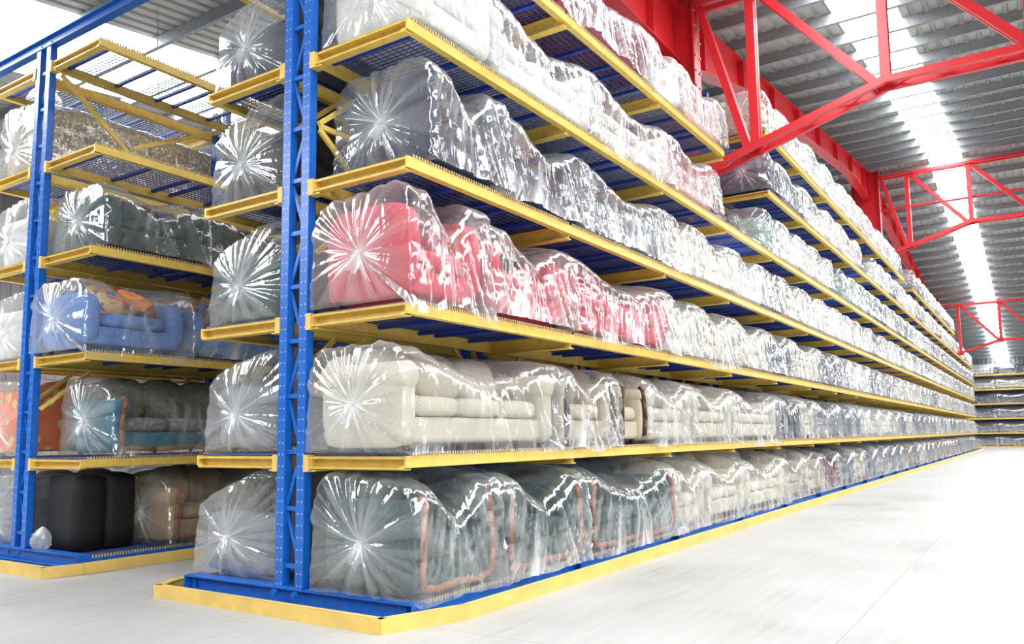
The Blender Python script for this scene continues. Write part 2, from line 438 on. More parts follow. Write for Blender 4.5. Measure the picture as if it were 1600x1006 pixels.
def rafter(Y0, Y1, lab):
    r = empty('roof_rafter', (0, Y0, 0))
    up_ = Y1 > Y0
    m = MB(); n = 16
    tops, bots = [], []
    for i in range(n+1):
        t = i/n; Y = Y0+(Y1-Y0)*t
        zt = roofz(Y)-0.26; d = 0.62+0.5*max(0, 1-t*5)+0.5*max(0, (t-0.8)*5)
        tops.append((0, Y-Y0, zt)); bots.append((0, Y-Y0, zt-d))
    for i in range(n):
        m.beam(tops[i], tops[i+1], 0.30, 0.02); m.beam(bots[i], bots[i+1], 0.30, 0.02)
        k = len(m.v)
        for q in (tops[i], tops[i+1], bots[i+1], bots[i]): m.v.append((q[0]-0.008, q[1], q[2]))
        for q in (tops[i], tops[i+1], bots[i+1], bots[i]): m.v.append((q[0]+0.008, q[1], q[2]))
        m.f += [(k, k+1, k+2, k+3), (k+7, k+6, k+5, k+4)]
    m.build('web_and_flanges', RED, r)
    for i in range(1, n, 2):
        MB().box(-0.14, 0.14, tops[i][1]-0.006, tops[i][1]+0.006, bots[i][2], tops[i][2]).build('stiffener', RED, r)
    return tag(r, lab, 'rafter')
rafter(8.75, 28.75, 'red steel roof rafter climbing from the nearest red column to the ridge')
rafter(48.75, 28.75, 'red steel roof rafter falling beyond the ridge column to the far column')
rafter(8.75, -11.2, 'red steel roof rafter running overhead from the nearest column towards the viewer')
def truss(Y, dz, side, xmax, lab, mid=False):
    """cross truss in the plane Y; dz lifts the profile, side=+1 right, -1 left"""
    t = empty('roof_truss', (0, Y, dz))
    S = side
    bx = [0.43, 1.42, 3.5, 5.45, 7.4, 9.35, 11.3, 13.2]; bx = [b for b in bx if b <= xmax]
    bz = lambda x: 5.88+(x-0.43)*0.30 if x < 3.5 else 6.80
    tz = 9.02
    m = MB()
    for sy in (-0.17, 0.17):
        pts = [(S*0.43, sy, bz(0.43)), (S*3.5, sy, 6.8), (S*xmax, sy, 6.8)]
        for a, b in zip(pts[:-1], pts[1:]): m.beam(a, b, 0.09, 0.11)
    m.build('bottom_chord', RED, t)
    m = MB()
    x = 0.5; s = -1
    while x < xmax-0.35:
        m.beam((S*x, s*0.13, bz(x)), (S*(x+0.35), -s*0.13, bz(x+0.35)), 0.03, 0.03); x += 0.35; s = -s
    m.build('lacing', RED, t)
    m = MB()
    for sy in (-0.14, 0.14): m.beam((S*0.43, sy, tz), (S*xmax, sy, tz), 0.07, 0.10)
    m.build('top_chord', RED, t)
    for b in bx[1:]:
        m = MB(); angle_pair(m, (S*b, 0, bz(b)), (S*b, 0, tz), 0.15, 0.05); m.build('post', RED, t)
    dg = [((0.5, tz), (1.3, bz(1.3))), ((1.5, tz), (3.4, bz(3.4)))]
    for a, b in zip(bx[2:-1], bx[3:]): dg.append(((a+0.05, tz), (b, 6.85)))
    for (xa, za), (xb, zb) in dg:
        m = MB(); angle_pair(m, (S*xa, 0, za), (S*xb, 0, zb), 0.13, 0.04); m.build('diagonal', RED, t)
    if mid:
        m = MB(); m.cyl((S*0.43, 0.2, 7.78), (S*xmax, 0.2, 7.78), 0.045, n=10); m.build('tie_rod', RED, t)
    for b in bx:
        MB().box(min(S*b-0.12, S*b+0.12), max(S*b-0.12, S*b+0.12), -0.006, 0.006, bz(b)-0.12, bz(b)+0.14).build('gusset_plate', RED, t)
    return tag(t, lab, 'truss')
truss(8.75, 0, 1, 13.2, 'red roof truss nearest the viewer, bottom chord springing from the rack at upper right')
truss(28.75, 2.22, 1, 13.2, 'red roof truss with a round tie rod, middle one under the ridge', True)
truss(48.75, -0.28, 1, 13.2, 'red roof truss farthest away, small above the back shelves')
truss(8.75, 0, -1, 7.4, 'red roof truss on the left of the nearest red column, mostly hidden by shelves')

# ================================================================== CANTILEVER RACKS
HA = [0.112, 1.2034, 2.3596, 3.4975, 4.6135, 5.80, 6.95]
AL = 1.247            # arm reach from the rack's centre line
PX = 0.165            # outside of the twin posts
BAY = 2.5

def arm_mesh(side, end=True):
    s = side; m = MB()
    x0, x1 = s*PX, s*(AL-0.02)
    a, b = min(x0, x1), max(x0, x1)
    if end:                                  # open channel facing the viewer
        m.box(a, b, -0.012, -0.004, -0.092, 0) if False else None
        m.box(a, b, 0.030, 0.038, -0.095, 0.0)
        m.box(a, b, -0.035, 0.038, -0.008, 0.0); m.box(a, b, -0.035, 0.038, -0.103, -0.095)
        m.box(a, b, -0.035, -0.030, -0.020, -0.0); m.box(a, b, -0.035, -0.030, -0.103, -0.085)
    else:
        m.box(a, b, -0.004, 0.004, -0.13, 0.0)
        m.box(a, b, -0.05, 0.05, -0.008, 0.0); m.box(a, b, -0.05, 0.05, -0.14, -0.13)
    return m
ARM_M = {}
def get_arm(side, end):
    k = (side, end)
    if k not in ARM_M:
        ARM_M[k] = arm_mesh(side, end).mesh('arm', YEL)
        p = MB(); x0 = side*(PX-0.005); x1 = side*(PX+0.05)
        p.box(min(x0, x1), max(x0, x1), -0.05, 0.045, -0.125, 0.012)
        ARM_M[k+('p',)] = p.mesh('arm_bracket', YELG)
    return ARM_M[k], ARM_M[k+('p',)]

CB = MB(); CB.box(0, AL-PX-0.13, -0.022, 0.022, -0.035, 0.0); CROSS = CB.mesh('cross_bar', BLUD)
def grating_mesh(blen, wid):
    m = MB()
    n = int(blen/0.05)
    for i in range(n+1):
        y = 0.01+i*(blen-0.02)/n
        m.box(0, wid, y-0.0025, y+0.0025, 0.010, 0.020)
    k = int(wid/0.07)
    for i in range(k+1):
        x = 0.01+i*(wid-0.02)/k
        m.box(x-0.0025, x+0.0025, 0, blen, 0.004, 0.011)
    return m.mesh('deck_grating', GRAT)
def teeth_mesh(blen):
    m = MB(); n = int(blen/0.034)
    for i in range(n+1):
        y = 0.01+i*(blen-0.02)/n
        m.box(0, 0.006, y-0.008, y+0.008, -0.004, 0.030)
    return m.mesh('grating_edge', TEETH)
GR = grating_mesh(BAY-0.03, AL-PX-0.06); TE = teeth_mesh(BAY-0.06)

class Count:                      # at most 100 of one part stay individual, the rest become one "stuff" part
    def __init__(s, root): s.root = root; s.n = {}; s.rest = {}
    def put(s, name, mesh, parent, loc, mirror=False):
        c = s.n.get(name, 0)
        if c < 98:
            s.n[name] = c+1
            o = link(name, mesh, parent, loc)
            if mirror: o.rotation_euler.z = math.pi
            return o
        s.rest.setdefault(name, []).append((mesh, loc, mirror))
    def flush(s):
        for name, lst in s.rest.items():
            V = []; F = []; mat = lst[0][0].materials[0]
            for mesh, loc, mir in lst:
                n = len(mesh.vertices); a = np.empty(n*3); mesh.vertices.foreach_get('co', a); a = a.reshape(-1, 3)
                if mir: a = a*np.array([-1, -1, 1])
                b = len(V); V.extend((a+np.array(loc)).tolist())
                if mesh not in s._fc: s._fc[mesh] = [tuple(p.vertices) for p in mesh.polygons]
                F.extend([tuple(i+b for i in f) for f in s._fc[mesh]])
            m = bpy.data.meshes.new(name); m.from_pydata(V, [], F); m.materials.append(mat)
            o = link(name, m, s.root); o['kind'] = 'stuff'
    _fc = {}

def upright(root, y, ht):
    u = link('upright', MB().box(-PX, PX, -0.05, 0.05, 0.15, 0.16).mesh('upright', BLU), root, (0, y, 0))
    def post(x):
        m = MB(); w = 0.047
        m.box(-w, w, -0.040, -0.036, 0, ht); m.box(-w, -w+0.004, -0.036, 0.04, 0, ht); m.box(w-0.004, w, -0.036, 0.04, 0, ht)
        m.box(-w, -w+0.02, 0.036, 0.04, 0, ht); m.box(w-0.02, w, 0.036, 0.04, 0, ht)
        return link('post', m.mesh('post', POST), u, (x, 0, 0.15))
    post(-PX+0.047); post(PX-0.047)
    m = MB(); z = 0.32; i = 0
    while z < ht:
        m.box(-PX+0.09, PX-0.09, -0.02, 0.02, z-0.018, z+0.018)
        z2 = z+0.46
        if z2 < ht:
            a, b = (-0.075, 0.075) if i % 2 else (0.075, -0.075)
            m.beam((a, 0, z+0.03), (b, 0, z2-0.03), 0.035, 0.012, (0, 1, 0))
        z = z2; i += 1
    m.build('lattice', BLU, u)
    return u

def knee(root, y, sx, h, sgn, K=False, cnt=None):
    m = MB(); x = sx*0.19
    m.beam((0, 0, -0.62), (0, sgn*0.62, -0.16), 0.035, 0.035)
    o = cnt.put('knee_brace', get_knee(sgn), root, (x, y, h))
KN = {}
def get_knee(s):
    if s not in KN:
        m = MB(); m.beam((0, s*0.03, -0.60), (0, s*0.62, -0.12), 0.035, 0.04); KN[s] = m.mesh('knee_brace', YEL)
    return KN[s]

def rack(name, X, Y0, H, nb, right, left, top_of, label, spans):
    """spans: {(level, side): [(bay0, bay1), ...]}"""
    root = empty(name, (X, Y0, 0))
    cnt = Count(root)
    # order nearest bays first so the individual parts are the ones that show largest
    for b in range(nb+1):
        upright(root, b*BAY, top_of(b))
        m = MB()
        m.ibeam((-1.33, 0, 0.085), (1.33, 0, 0.085), 0.14, 0.135, 0.012)
        for sx in (-1, 1): m.box(sx*1.33-0.006, sx*1.33+0.006, -0.07, 0.07, 0.02, 0.15)
        fo = link('base_beam', m.mesh('base_beam', BLU) if b == 0 else rack.bm, root, (0, b*BAY, 0))
        if b == 0:
            rack.bm = fo.data
            for sx in (-0.12, 0.12):
                mm = MB(); mm.cyl((sx, -0.10, 0.11), (sx, -0.07, 0.11), 0.028, n=6); mm.build('anchor_bolt', BLU, fo)
    frames = []
    for (lv, sd), runs in spans.items():
        h = H[lv]
        for (b0, b1) in runs:
            ya, yb = b0*BAY, b1*BAY
            m = MB()
            xe = sd*(AL-0.02)
            # outer edge angle, inner edge beam
            m.box(min(xe, xe+sd*0.02), max(xe, xe+sd*0.02), ya-0.035, yb+0.035, -0.085, 0.004)
            m.box(min(xe-sd*0.05, xe), max(xe-sd*0.05, xe), ya-0.035, yb+0.035, -0.085, -0.072)
            if lv > 0:
                xi = sd*(PX+0.055)
                m.box(min(xi, xi+sd*0.012), max(xi, xi+sd*0.012), ya-0.03, yb+0.03, -0.115, 0.0)
                m.box(min(xi, xi+sd*0.06), max(xi, xi+sd*0.06), ya-0.03, yb+0.03, -0.122, -0.110)
            fr = link('shelf_frame', m.mesh('shelf_frame', YEL if lv else BLU), root, (0, 0, h))
            frames.append((lv, sd, b0, b1))
    for b in range(nb+1):
        for (lv, sd, b0, b1) in frames:
            h = H[lv]; y = b*BAY
            if b0 <= b <= b1 and lv > 0:
                am, pm = get_arm(sd, b == b0)
                o = cnt.put('arm', am, root, (0, y, h))
                if o is not None and b < 3: link('arm_bracket', pm, o, None)
                for sg in (-1, 1):
                    if (sg < 0 and b > b0) or (sg > 0 and b < b1):
                        if lv > 1 and not (X < -1 and lv == 5): cnt.put('knee_brace', get_knee(sg), root, (sd*0.20, y, h))
            if b0 <= b < b1:
                for t in (0.06, 0.30, 0.52, 0.62, 0.84):
                    cnt.put('cross_bar', CROSS, root, (sd*(PX+0.07), y+BAY*t, h-0.008) if sd > 0 else (-(PX+0.07), y+BAY*t, h-0.008), mirror=sd < 0)
                if sd > 0:
                    cnt.put('deck_grating', GR, root, (PX+0.05, y+0.015, h)); cnt.put('grating_edge', TE, root, (AL-0.002, y+0.03, h))
                else:
                    cnt.put('deck_grating', GR, root, (-PX-0.05, y+BAY-0.015, h), mirror=True); cnt.put('grating_edge', TE, root, (-AL+0.002, y+BAY-0.03, h), mirror=True)
    cnt.flush()
    return root, cnt

NB = 24
spA = {}
for lv in range(0, 5):
    spA[(lv, 1)] = [(0, NB)]; spA[(lv, -1)] = [(0, NB)]
spA[(5, 1)] = [(0, 3), (4, NB)]; spA[(6, 1)] = [(4, 11), (12, 19)]
spA[(5, -1)] = [(0, 3), (4, NB)]
def topA(b):
    if b <= 3: return 6.9
    if b in (11, 12): return 7.7
    return 7.8 if b < 19 else 6.7
rackA, cA = rack('cantilever_rack', 0, 0, HA, NB, True, True, topA, '', spA)
tag(rackA, 'long blue and yellow storage rack running from the centre foreground to the back wall', 'storage rack')
# bracing of the near bay of A
for lv in (3,):
    m = MB(); y0 = 0.04; z = HA[lv+1]-0.62
    m.beam((0.20, y0, z), (0.20, 2.46, z-0.02), 0.03, 0.045); m.beam((0.20, y0, z-0.03), (0.20, 0.62, HA[lv]+0.02), 0.03, 0.045)
    m.build('bay_brace', YEL, rackA)
m = MB(); z = HA[2]-0.62
m.beam((0.20, 0.04, z), (0.20, 2.46, z), 0.03, 0.045); m.build('bay_brace', YEL, rackA)

HB = [0.10, 1.1544, 2.3305, 3.5143, 4.6756, 5.9293]
XB, YB = -4.7581, 0.1693
spB = {}
for lv in range(0, 6):
    spB[(lv, 1)] = [(0, 4)]; spB[(lv, -1)] = [(0, 4)]
rackB, cB = rack('cantilever_rack', XB, YB, HB, 4, True, True, lambda b: 6.05, '', spB)
tag(rackB, 'shorter looking blue and yellow storage rack standing across the aisle at the left edge', 'storage rack')
for (z0, z1) in ((HB[5]-0.14, HB[4]+0.02),):
    m = MB(); m.beam((0.24, 0.06, z0), (0.24, 1.25, z1+0.12), 0.03, 0.055); m.build('bay_brace', YEL, rackB)
    m = MB(); m.beam((0.24, 2.30, z0), (0.24, 1.0, z1+0.45), 0.03, 0.055); m.build('bay_brace', YEL, rackB)
m = MB(); m.beam((0.24, 0.04, HB[4]-0.6), (0.24, 0.75, HB[4]-0.64), 0.03, 0.045); m.beam((0.24, 0.04, HB[4]-0.62), (0.24, 0.55, HB[3]+0.02), 0.03, 0.045)
m.build('bay_brace', YEL, rackB)
# blue tie beam over the racks
t = MB().ibeam((-12.5, 0, 0), (0.3, 0, 0), 0.10, 0.14, 0.01).build('tie_beam', BLU); t.location = (0, YB, 6.22)
tag(t, 'blue steel tie beam crossing above the left rack, under the roof', 'beam')
# third rack hint is off frame

def guard(name, pts, lab, h=0.105, t=0.012, w=0.06):
    r = MB()
    n = len(pts)
    inner = []
    for i in range(n-1):
        a = Vector((*pts[i], 0)); b = Vector((*pts[i+1], 0)); d = (b-a).normalized(); nr = Vector((-d.y, d.x, 0))
        r.beam((a.x, a.y, h/2), (b.x, b.y, h/2), t, h)
        aa, bb = a+nr*w/2, b+nr*w/2
        r.beam((aa.x, aa.y, h-0.006), (bb.x, bb.y, h-0.006), w, 0.012)
    o = r.build(name, YELG); return tag(o, lab, 'guard rail')
guard('floor_guard_rail', [(-1.52, 60.6), (-1.52, -0.05), (-1.36, -0.34), (1.30, -0.36), (1.54, 0.30), (1.54, 60.6)],
      'low yellow guard rail on the floor around the long central rack')
guard('floor_guard_rail', [(XB-1.6, 10.6), (XB-1.6, 0), (XB-1.4, -0.35), (XB+1.52, -0.35), (XB+1.62, -0.0), (XB+1.62, 10.6)],
      'low yellow guard rail on the floor around the left rack')

# ================================================================== WRAPPED FURNITURE
rngs = np.random.RandomState
def vnoise(x, seed, n=1024):
    t = rngs(seed).rand(n); i = np.floor(x).astype(int); f = x-i; f = f*f*(3-2*f)
    return t[i % n]*(1-f)+t[(i+1) % n]*f
def vnoise2(x, y, seed, n=64):
    t = rngs(seed).rand(n, n); i = np.floor(x).astype(int); j = np.floor(y).astype(int); f = x-i; g = y-j
    f = f*f*(3-2*f); g = g*g*(3-2*g)
    a = t[i % n, j % n]*(1-f)+t[(i+1) % n, j % n]*f; b = t[i % n, (j+1) % n]*(1-f)+t[(i+1) % n, (j+1) % n]*f
    return a*(1-g)+b*g
def ridge(v): return (1-np.abs(2*v-1))**2.2        # thin fold crests, also used for the painted glints
def cover_mesh(L, D, hb, ha, hs, seed, hi=True, name='plastic_cover', sag=1.0, hem=0.0, knot=(0.45, 0.42)):
    """film drawn over a seat, gathered and tied in a knot at each end.
       local axes: x length, -y front, z up"""
    R = rngs(seed)
    nu = int((80 if hi else 34)*max(0.6, L/2)); nv = 84 if hi else 40
    ang_n = 36
    xs = np.linspace(-1, 1, nu)
    off = 0.045
    yF, yB = -D/2-off, D/2+off*0.6
    # arm height weighting along the length
    aw = 0.5*L
    tt = np.abs(xs)
    w = np.clip((tt-0.0)/(1-min(0.9, 0.26/L*2*0.9)), 0, 1)**(1.35)*1.0
    w = np.where(tt > 1-0.36/L, 1, w)
    zf = hs+0.12+(ha-hs-0.03)*w*sag+(1-sag)*(ha-hs)
    zb = hb+0.045+0.012*np.sin(xs*3+seed)-0.05*tt**8
    V = np.zeros((nu, nv, 3))
    for i in range(nu):
        x = xs[i]*(L/2+0.02)
        hz = hem*float(vnoise(np.array([x*2.3+40]), seed+50)[0])*1.6
        P = np.array([(yF-0.03, 0.004-hz), (yF-0.01, zf[i]*0.5), (yF, zf[i]), (yF+0.12, zf[i]+0.025),
                      (D*0.18, zb[i]-0.05*(1-w[i])), (D*0.30, zb[i]), (yB-0.03, zb[i]-0.01), (yB, zb[i]*0.5), (yB+0.01, 0.004)])
        seg = np.r_[0, np.cumsum(np.hypot(*(P[1:]-P[:-1]).T))]; tv = np.linspace(0, seg[-1], nv)
        V[i, :, 0] = x; V[i, :, 1] = np.interp(tv, seg, P[:, 0]); V[i, :, 2] = np.interp(tv, seg, P[:, 1])
    for _ in range(6 if not hi else 26):               # relax corners
        V[:, 1:-1] = V[:, 1:-1]*0.5+(V[:, :-2]+V[:, 2:])*0.25
    # normals approx in yz
    T = np.gradient(V, axis=1); Nn = np.stack([np.zeros((nu, nv)), -T[..., 2], T[..., 1]], -1)
    Nn /= np.linalg.norm(Nn, axis=2, keepdims=True)+1e-9
    if Nn[nu//2, 2, 1] > 0: Nn = -Nn
    X = V[..., 0]; Z = V[..., 2]; U, Vv = np.meshgrid(np.linspace(0, 1, nu), np.linspace(0, 1, nv), indexing='ij')
    # radiating folds shared by end caps and the neighbouring film
    na = nv+ang_n
    th = np.arange(na)/na
    fold = 0.55*ridge(vnoise(th*46, seed+1))+0.45*ridge(vnoise(th*23+5, seed+2))+0.3*ridge(vnoise(th*88, seed+3))
    fold = np.r_[fold]; fold[-6:] = fold[-6:]*np.linspace(1, 0, 6)+fold[0]*np.linspace(0, 1, 6)
    de = (1-np.abs(xs))*L/2
    endw = np.exp(-de/0.22)[:, None]
    foldV = fold[:nv][None, :]
    # tension folds between arm tops and the hem, pleats in the skirt
    front = np.clip(1-Vv/0.42, 0, 1)
    lean = np.sign(X)*(0.25+0.5*np.abs(X)/L)
    c1 = X*1.0+Z*lean*1.1+0.12*vnoise2(X*3+20, Z*3+9, seed+4)
    p1 = ridge(vnoise(c1*9+60, seed+5)); p2 = ridge(vnoise(c1*21+90, seed+6)); p3 = ridge(vnoise((X*0.55-Z*0.9*np.sign(X))*15+80, seed+7))
    pat = vnoise2(X*3.1+11, Z*3.1+30, seed+8)
    disp = 0.020*foldV*endw+front*(0.036*p1*(0.4+0.8*pat)+0.012*p2)+0.010*p3*pat
    top = np.clip((Vv-0.3)/0.1, 0, 1)*np.clip((0.75-Vv)/0.1, 0, 1)
    c2 = X*0.9+V[..., 1]*0.8*np.sign(X)
    disp += top*(0.016*ridge(vnoise(c2*10+70, seed+9))+0.008*ridge(vnoise(c2*24+70, seed+10)))
    disp += 0.010*(vnoise2(X*9+50, (V[..., 1]+Z)*9+50, seed+12)-0.3)
    V = V+Nn*disp[..., None]
    V[..., 0] += 0.010*(vnoise2(Vv*30, X*4+40, seed+13)-0.5)
    V[..., 1] -= (front**3)*0.035*(ridge(vnoise(X*7+44, seed+14)))
    V[..., 2] = np.where(front > 0.02, np.maximum(V[..., 2], -hem*1.6), np.maximum(V[..., 2], 0.0))
    gat_glint = np.clip(disp/0.06-0.12, 0, 1)**1.3*0.45+0.30*np.exp(-Vv/0.05)*pat+front*0.95*(p2**2*pat+0.8*p3**2*(1-pat))*np.clip(pat*2-0.5, 0.15, 1)  # stacked film, plus white glints painted along folds and hem
    verts = V.reshape(-1, 3).tolist(); g = gat_glint.reshape(-1).tolist(); faces = []
    for i in range(nu-1):
        b = i*nv
        for j in range(nv-1): faces.append((b+j, b+j+1, b+nv+j+1, b+nv+j))
    nr = 22 if hi else 9
    for sgn, ui in ((-1, 0), (1, nu-1)):
        rim = V[ui]
        bot = np.stack([np.full(ang_n, rim[0, 0]), np.linspace(rim[-1, 1], rim[0, 1], ang_n+2)[1:-1], np.full(ang_n, 0.004)], -1)
        loop = np.vstack([rim, bot])
        ridx = [ui*nv+j for j in range(nv)]+list(range(len(verts), len(verts)+ang_n))
        verts += bot.tolist(); g += [0.1]*ang_n
        ky = -D/2+D*(knot[0]+0.10*(R.rand()-0.5)); kz = hb*(knot[1]+0.14*(R.rand()-0.5))
        K = np.array([rim[0, 0]+sgn*0.05, ky, kz])
        cross = [ridx]; gk = R.rand(na)
        for r in range(1, nr+1):
            s = (r/nr)
            rr = 1-s*0.985
            P = K+(loop-K)*rr
            P[:, 0] = rim[0, 0]+sgn*(0.012+0.045*s+0.03*math.sin(math.pi*s)**1.0)
            dist = np.linalg.norm(P[:, 1:]-K[1:], axis=1)
            fo = fold*np.minimum(0.26*dist, 0.030)+0.006*(vnoise2(th*40, np.full(na, s*6.0), seed+21)-0.5)
            P[:, 0] += sgn*fo
            # spiral the folds slightly
            start = len(verts); verts += P.tolist()
            gg = np.clip(0.055/(dist+0.03), 0, 1)**1.5*1.1+0.6*fold*np.clip(1-dist/0.75, 0.15, 1)  # film layers at the knot, plus painted streaks along the folds
            g += np.clip(gg, 0, 1).tolist()
            cross.append(list(range(start, start+na)))
        # flared tuft beyond the tie
        for r in range(1, 5):
            a = 2*np.pi*th; rad = 0.012+0.016*r*(0.7+0.6*vnoise(th*14, seed+30+r))
            base = loop-K; an = np.arctan2(base[:, 2], base[:, 1])
            P = np.stack([K[0]+sgn*(0.012+0.017*r)+0*an, K[1]+np.cos(an)*rad, K[2]-0.006*r*r+np.sin(an)*rad*0.9], -1)
            start = len(verts); verts += P.tolist(); g += [0.9-0.15*r]*na
            cross.append(list(range(start, start+na)))
        for a, b in zip(cross[:-1], cross[1:]):
            for j in range(na):
                k = (j+1) % na; q = (a[j], a[k], b[k], b[j])
                faces.append(q if sgn > 0 else q[::-1])
    m = bpy.data.meshes.new(name); m.from_pydata(verts, [], faces); m.materials.append(FILM)
    m.polygons.foreach_set('use_smooth', [True]*len(m.polygons))
    at = m.attributes.new('gather_glint', 'FLOAT', 'POINT'); at.data.foreach_set('value', np.array(g, dtype=np.float32))
    m.update(); return m

def arm_shape(D, ha, w, style):
    m = MB(); y0, y1 = -D/2, D/2-0.06
    if style == 'roll':
        m.rbox(0, (y0+y1)/2, (ha-0.1)/2+0.03, w*0.8, y1-y0, ha-0.12, e=9, seg=6)
        n = 18; r = w*0.56; k = len(m.v); rings = [(y0-0.01, 0.02), (y0-0.012, r*0.75), (y0+0.012, r), (y1, r)]
        for yy, rad in rings:
            for i in range(n):
                t = 2*math.pi*i/n; m.v.append((math.cos(t)*rad, yy, ha-r+math.sin(t)*rad))
        for q in range(3):
            for i in range(n):
                a = k+q*n+i; b = k+q*n+(i+1) % n; m.f.append((a, b, b+n, a+n))
        m.f.append(tuple(range(k+n-1, k-1, -1)))
    elif style == 'block':
        m.rbox(0, (y0+y1)/2, ha/2+0.02, w, y1-y0, ha-0.04, e=10, seg=8)
    else:
        m.rbox(0, (y0+y1)/2, ha/2+0.02, w*1.1, y1-y0, ha-0.04, e=4, seg=10)
    return m
PROTO = {}
def proto(kind):
    """kind = (L, D, hb, ha, style, n_seat, fabric, trim) -> list of (name, mesh, loc, fabric?)"""
    if kind in PROTO: return PROTO[kind]
    L, D, hb, ha, style, ns, fab, trim = kind
    F = FAB[fab]; P = []
    aw = min(0.20, L*0.17); hs = 0.45
    body = MB(); body.rbox(0, 0.01, 0.17, L-0.1, D-0.08, 0.22, e=12, seg=8)
    P.append(('seat_base', body.mesh('seat_base', F, True), (0, 0, 0), 0))
    back = MB(); back.rbox(0, D/2-0.12, hb/2+0.03, L-0.06, 0.20, hb-0.06, e=6 if style != 'soft' else 3.5, seg=10)
    P.append(('backrest', back.mesh('backrest', F, True), (0, 0, 0), 0))
    am = arm_shape(D, ha, aw, style).mesh('armrest', F, True)
    for s in (-1, 1): P.append(('armrest', am, (s*(L/2-aw/2-0.01), 0, 0), 0))
    iw = (L-2*aw-0.03)/ns
    sc = MB().rbox(0, 0, 0, iw*0.985, D-0.28, 0.17, e=5, seg=8, puff=0.06).mesh('seat_cushion', F, True)
    rot = Matrix.Rotation(math.radians(-14), 3, 'X')
    bc = MB().rbox(0, 0, 0, iw*0.97, 0.20, hb-0.42, e=4, seg=8, puff=0.10, rot=rot).mesh('back_cushion', F, True)
    for i in range(ns):
        x = -L/2+aw+0.015+iw*(i+0.5)
        P.append(('seat_cushion', sc, (x, -0.10, hs-0.09), 0))
        P.append(('back_cushion', bc, (x, D/2-0.29, 0.44+(hb-0.42)/2), 0))
    lg = MB().cyl((0, 0, 0), (0, 0, 0.07), 0.022, 0.035, 10).mesh('foot', DWOOD)
    for sx in (-1, 1):
        for sy in (-1, 1): P.append(('foot', lg, (sx*(L/2-0.12), sy*(D/2-0.12), 0), 1))
    if trim:
        W = WOOD if trim == 'wood' else DWOOD
        for s in (-1, 1):
            m = MB(); pts = [(0, -D/2-0.015, 0.10), (s*0.02, -D/2-0.03, 0.3), (0, -D/2-0.02, ha-0.14), (-s*0.03, -D/2-0.02, ha-0.03), (-s*0.005, -D/2+0.03, ha+0.01)]
            m.tube(pts, 0.026, 8)
            P.append(('wood_trim', m.mesh('wood_trim', W, True), (s*(L/2-aw/2-0.01), 0, 0), 1))
        if trim == 'wood':
            m = MB(); m.tube([(-L/2+0.1, -D/2+0.0, 0.10), (-L/4, -D/2-0.02, 0.075), (0, -D/2-0.02, 0.095), (L/4, -D/2-0.02, 0.075), (L/2-0.1, -D/2, 0.10)], 0.028, 8)
            P.append(('apron', m.mesh('apron', W, True), (0, 0, 0), 1))
    PROTO[kind] = P
    return P
COV = {}
NS = [100]
def seat(name, loc, rz, kind, color, label, cat, group, cover=True, pc=None, unique=False, seed=None, far=False, sag=1.0, hem=0.0, knot=(0.45, 0.42)):
    L, D, hb, ha = kind[:4]
    P = proto(kind)
    root = empty(name, loc, rz); tag(root, label, cat, group)
    arms = {}
    for n, me, l, fixed in P:
        if far and n in ('foot', 'back_cushion'): continue
        if n == 'wood_trim': o = link(n, me, arms[l[0] > 0])
        else: o = link(n, me, root, l)
        if n == 'armrest': arms[l[0] > 0] = o
        if not fixed: o.color = (*color, 1)
        if pc and n in pc:
            cc, fb = pc[n]; o.color = (*C[cc], 1)
            o.material_slots[0].link = 'OBJECT'; o.material_slots[0].material = FAB[fb]
    if cover:
        if unique:
            NS[0] += 37; cm = cover_mesh(L, D, hb, ha, 0.45, seed or NS[0], True, sag=sag, hem=hem, knot=knot)
        else:
            key = (L, D, hb, ha, (seed or 0) % 2, far)
            if key not in COV: NS[0] += 37; COV[key] = cover_mesh(L, D, hb, ha, 0.45, NS[0], not far)
            cm = COV[key]
        link('plastic_cover', cm, root)
    return root

ORD = ['', 'first', 'second', 'third', 'fourth', 'fifth', 'sixth', 'seventh', 'eighth', 'ninth', 'tenth', 'eleventh', 'twelfth', 'thirteenth',
       'fourteenth', 'fifteenth', 'sixteenth', 'seventeenth', 'eighteenth', 'nineteenth', 'twentieth', 'twenty-first', 'twenty-second',
       'twenty-third', 'twenty-fourth', 'twenty-fifth', 'twenty-sixth', 'twenty-seventh', 'twenty-eighth', 'twenty-ninth', 'thirtieth',
       'thirty-first', 'thirty-second', 'thirty-third', 'thirty-fourth', 'thirty-fifth', 'thirty-sixth', 'thirty-seventh', 'thirty-eighth', 'thirty-ninth', 'fortieth']
LVN = ['bottom deck', 'first shelf', 'second shelf', 'third shelf', 'fourth shelf', 'fifth shelf', 'top shelf']
C = dict(dkgreen=(0.03, 0.075, 0.07), beige=(0.56, 0.49, 0.37), cream=(0.66, 0.61, 0.50), red=(0.62, 0.06, 0.09), navy=(0.025, 0.035, 0.08), grey=(0.24, 0.25, 0.28),
         maroon=(0.20, 0.03, 0.05), white=(0.85, 0.83, 0.80), slate=(0.08, 0.11, 0.15), sage=(0.34, 0.46, 0.40), black=(0.012, 0.012, 0.014),
         blue=(0.13, 0.27, 0.62), teal=(0.03, 0.17, 0.24), orange=(0.85, 0.22, 0.10), tan=(0.48, 0.33, 0.18), olive=(0.17, 0.17, 0.10), pink=(0.66, 0.42, 0.40), brown=(0.22, 0.14, 0.10))
CN = dict(dkgreen='dark green', sage='pale green', grey='grey')
LENS = [1.05, 1.25, 1.5, 1.75, 2.1]
def kindof(Ln, style, fab, trim=None, hb=0.84, ha=0.66, D=0.98):
    ns = 1 if Ln < 1.3 else (2 if Ln < 1.95 else 3)
    return (Ln, D, hb, ha, style, ns, fab, trim)
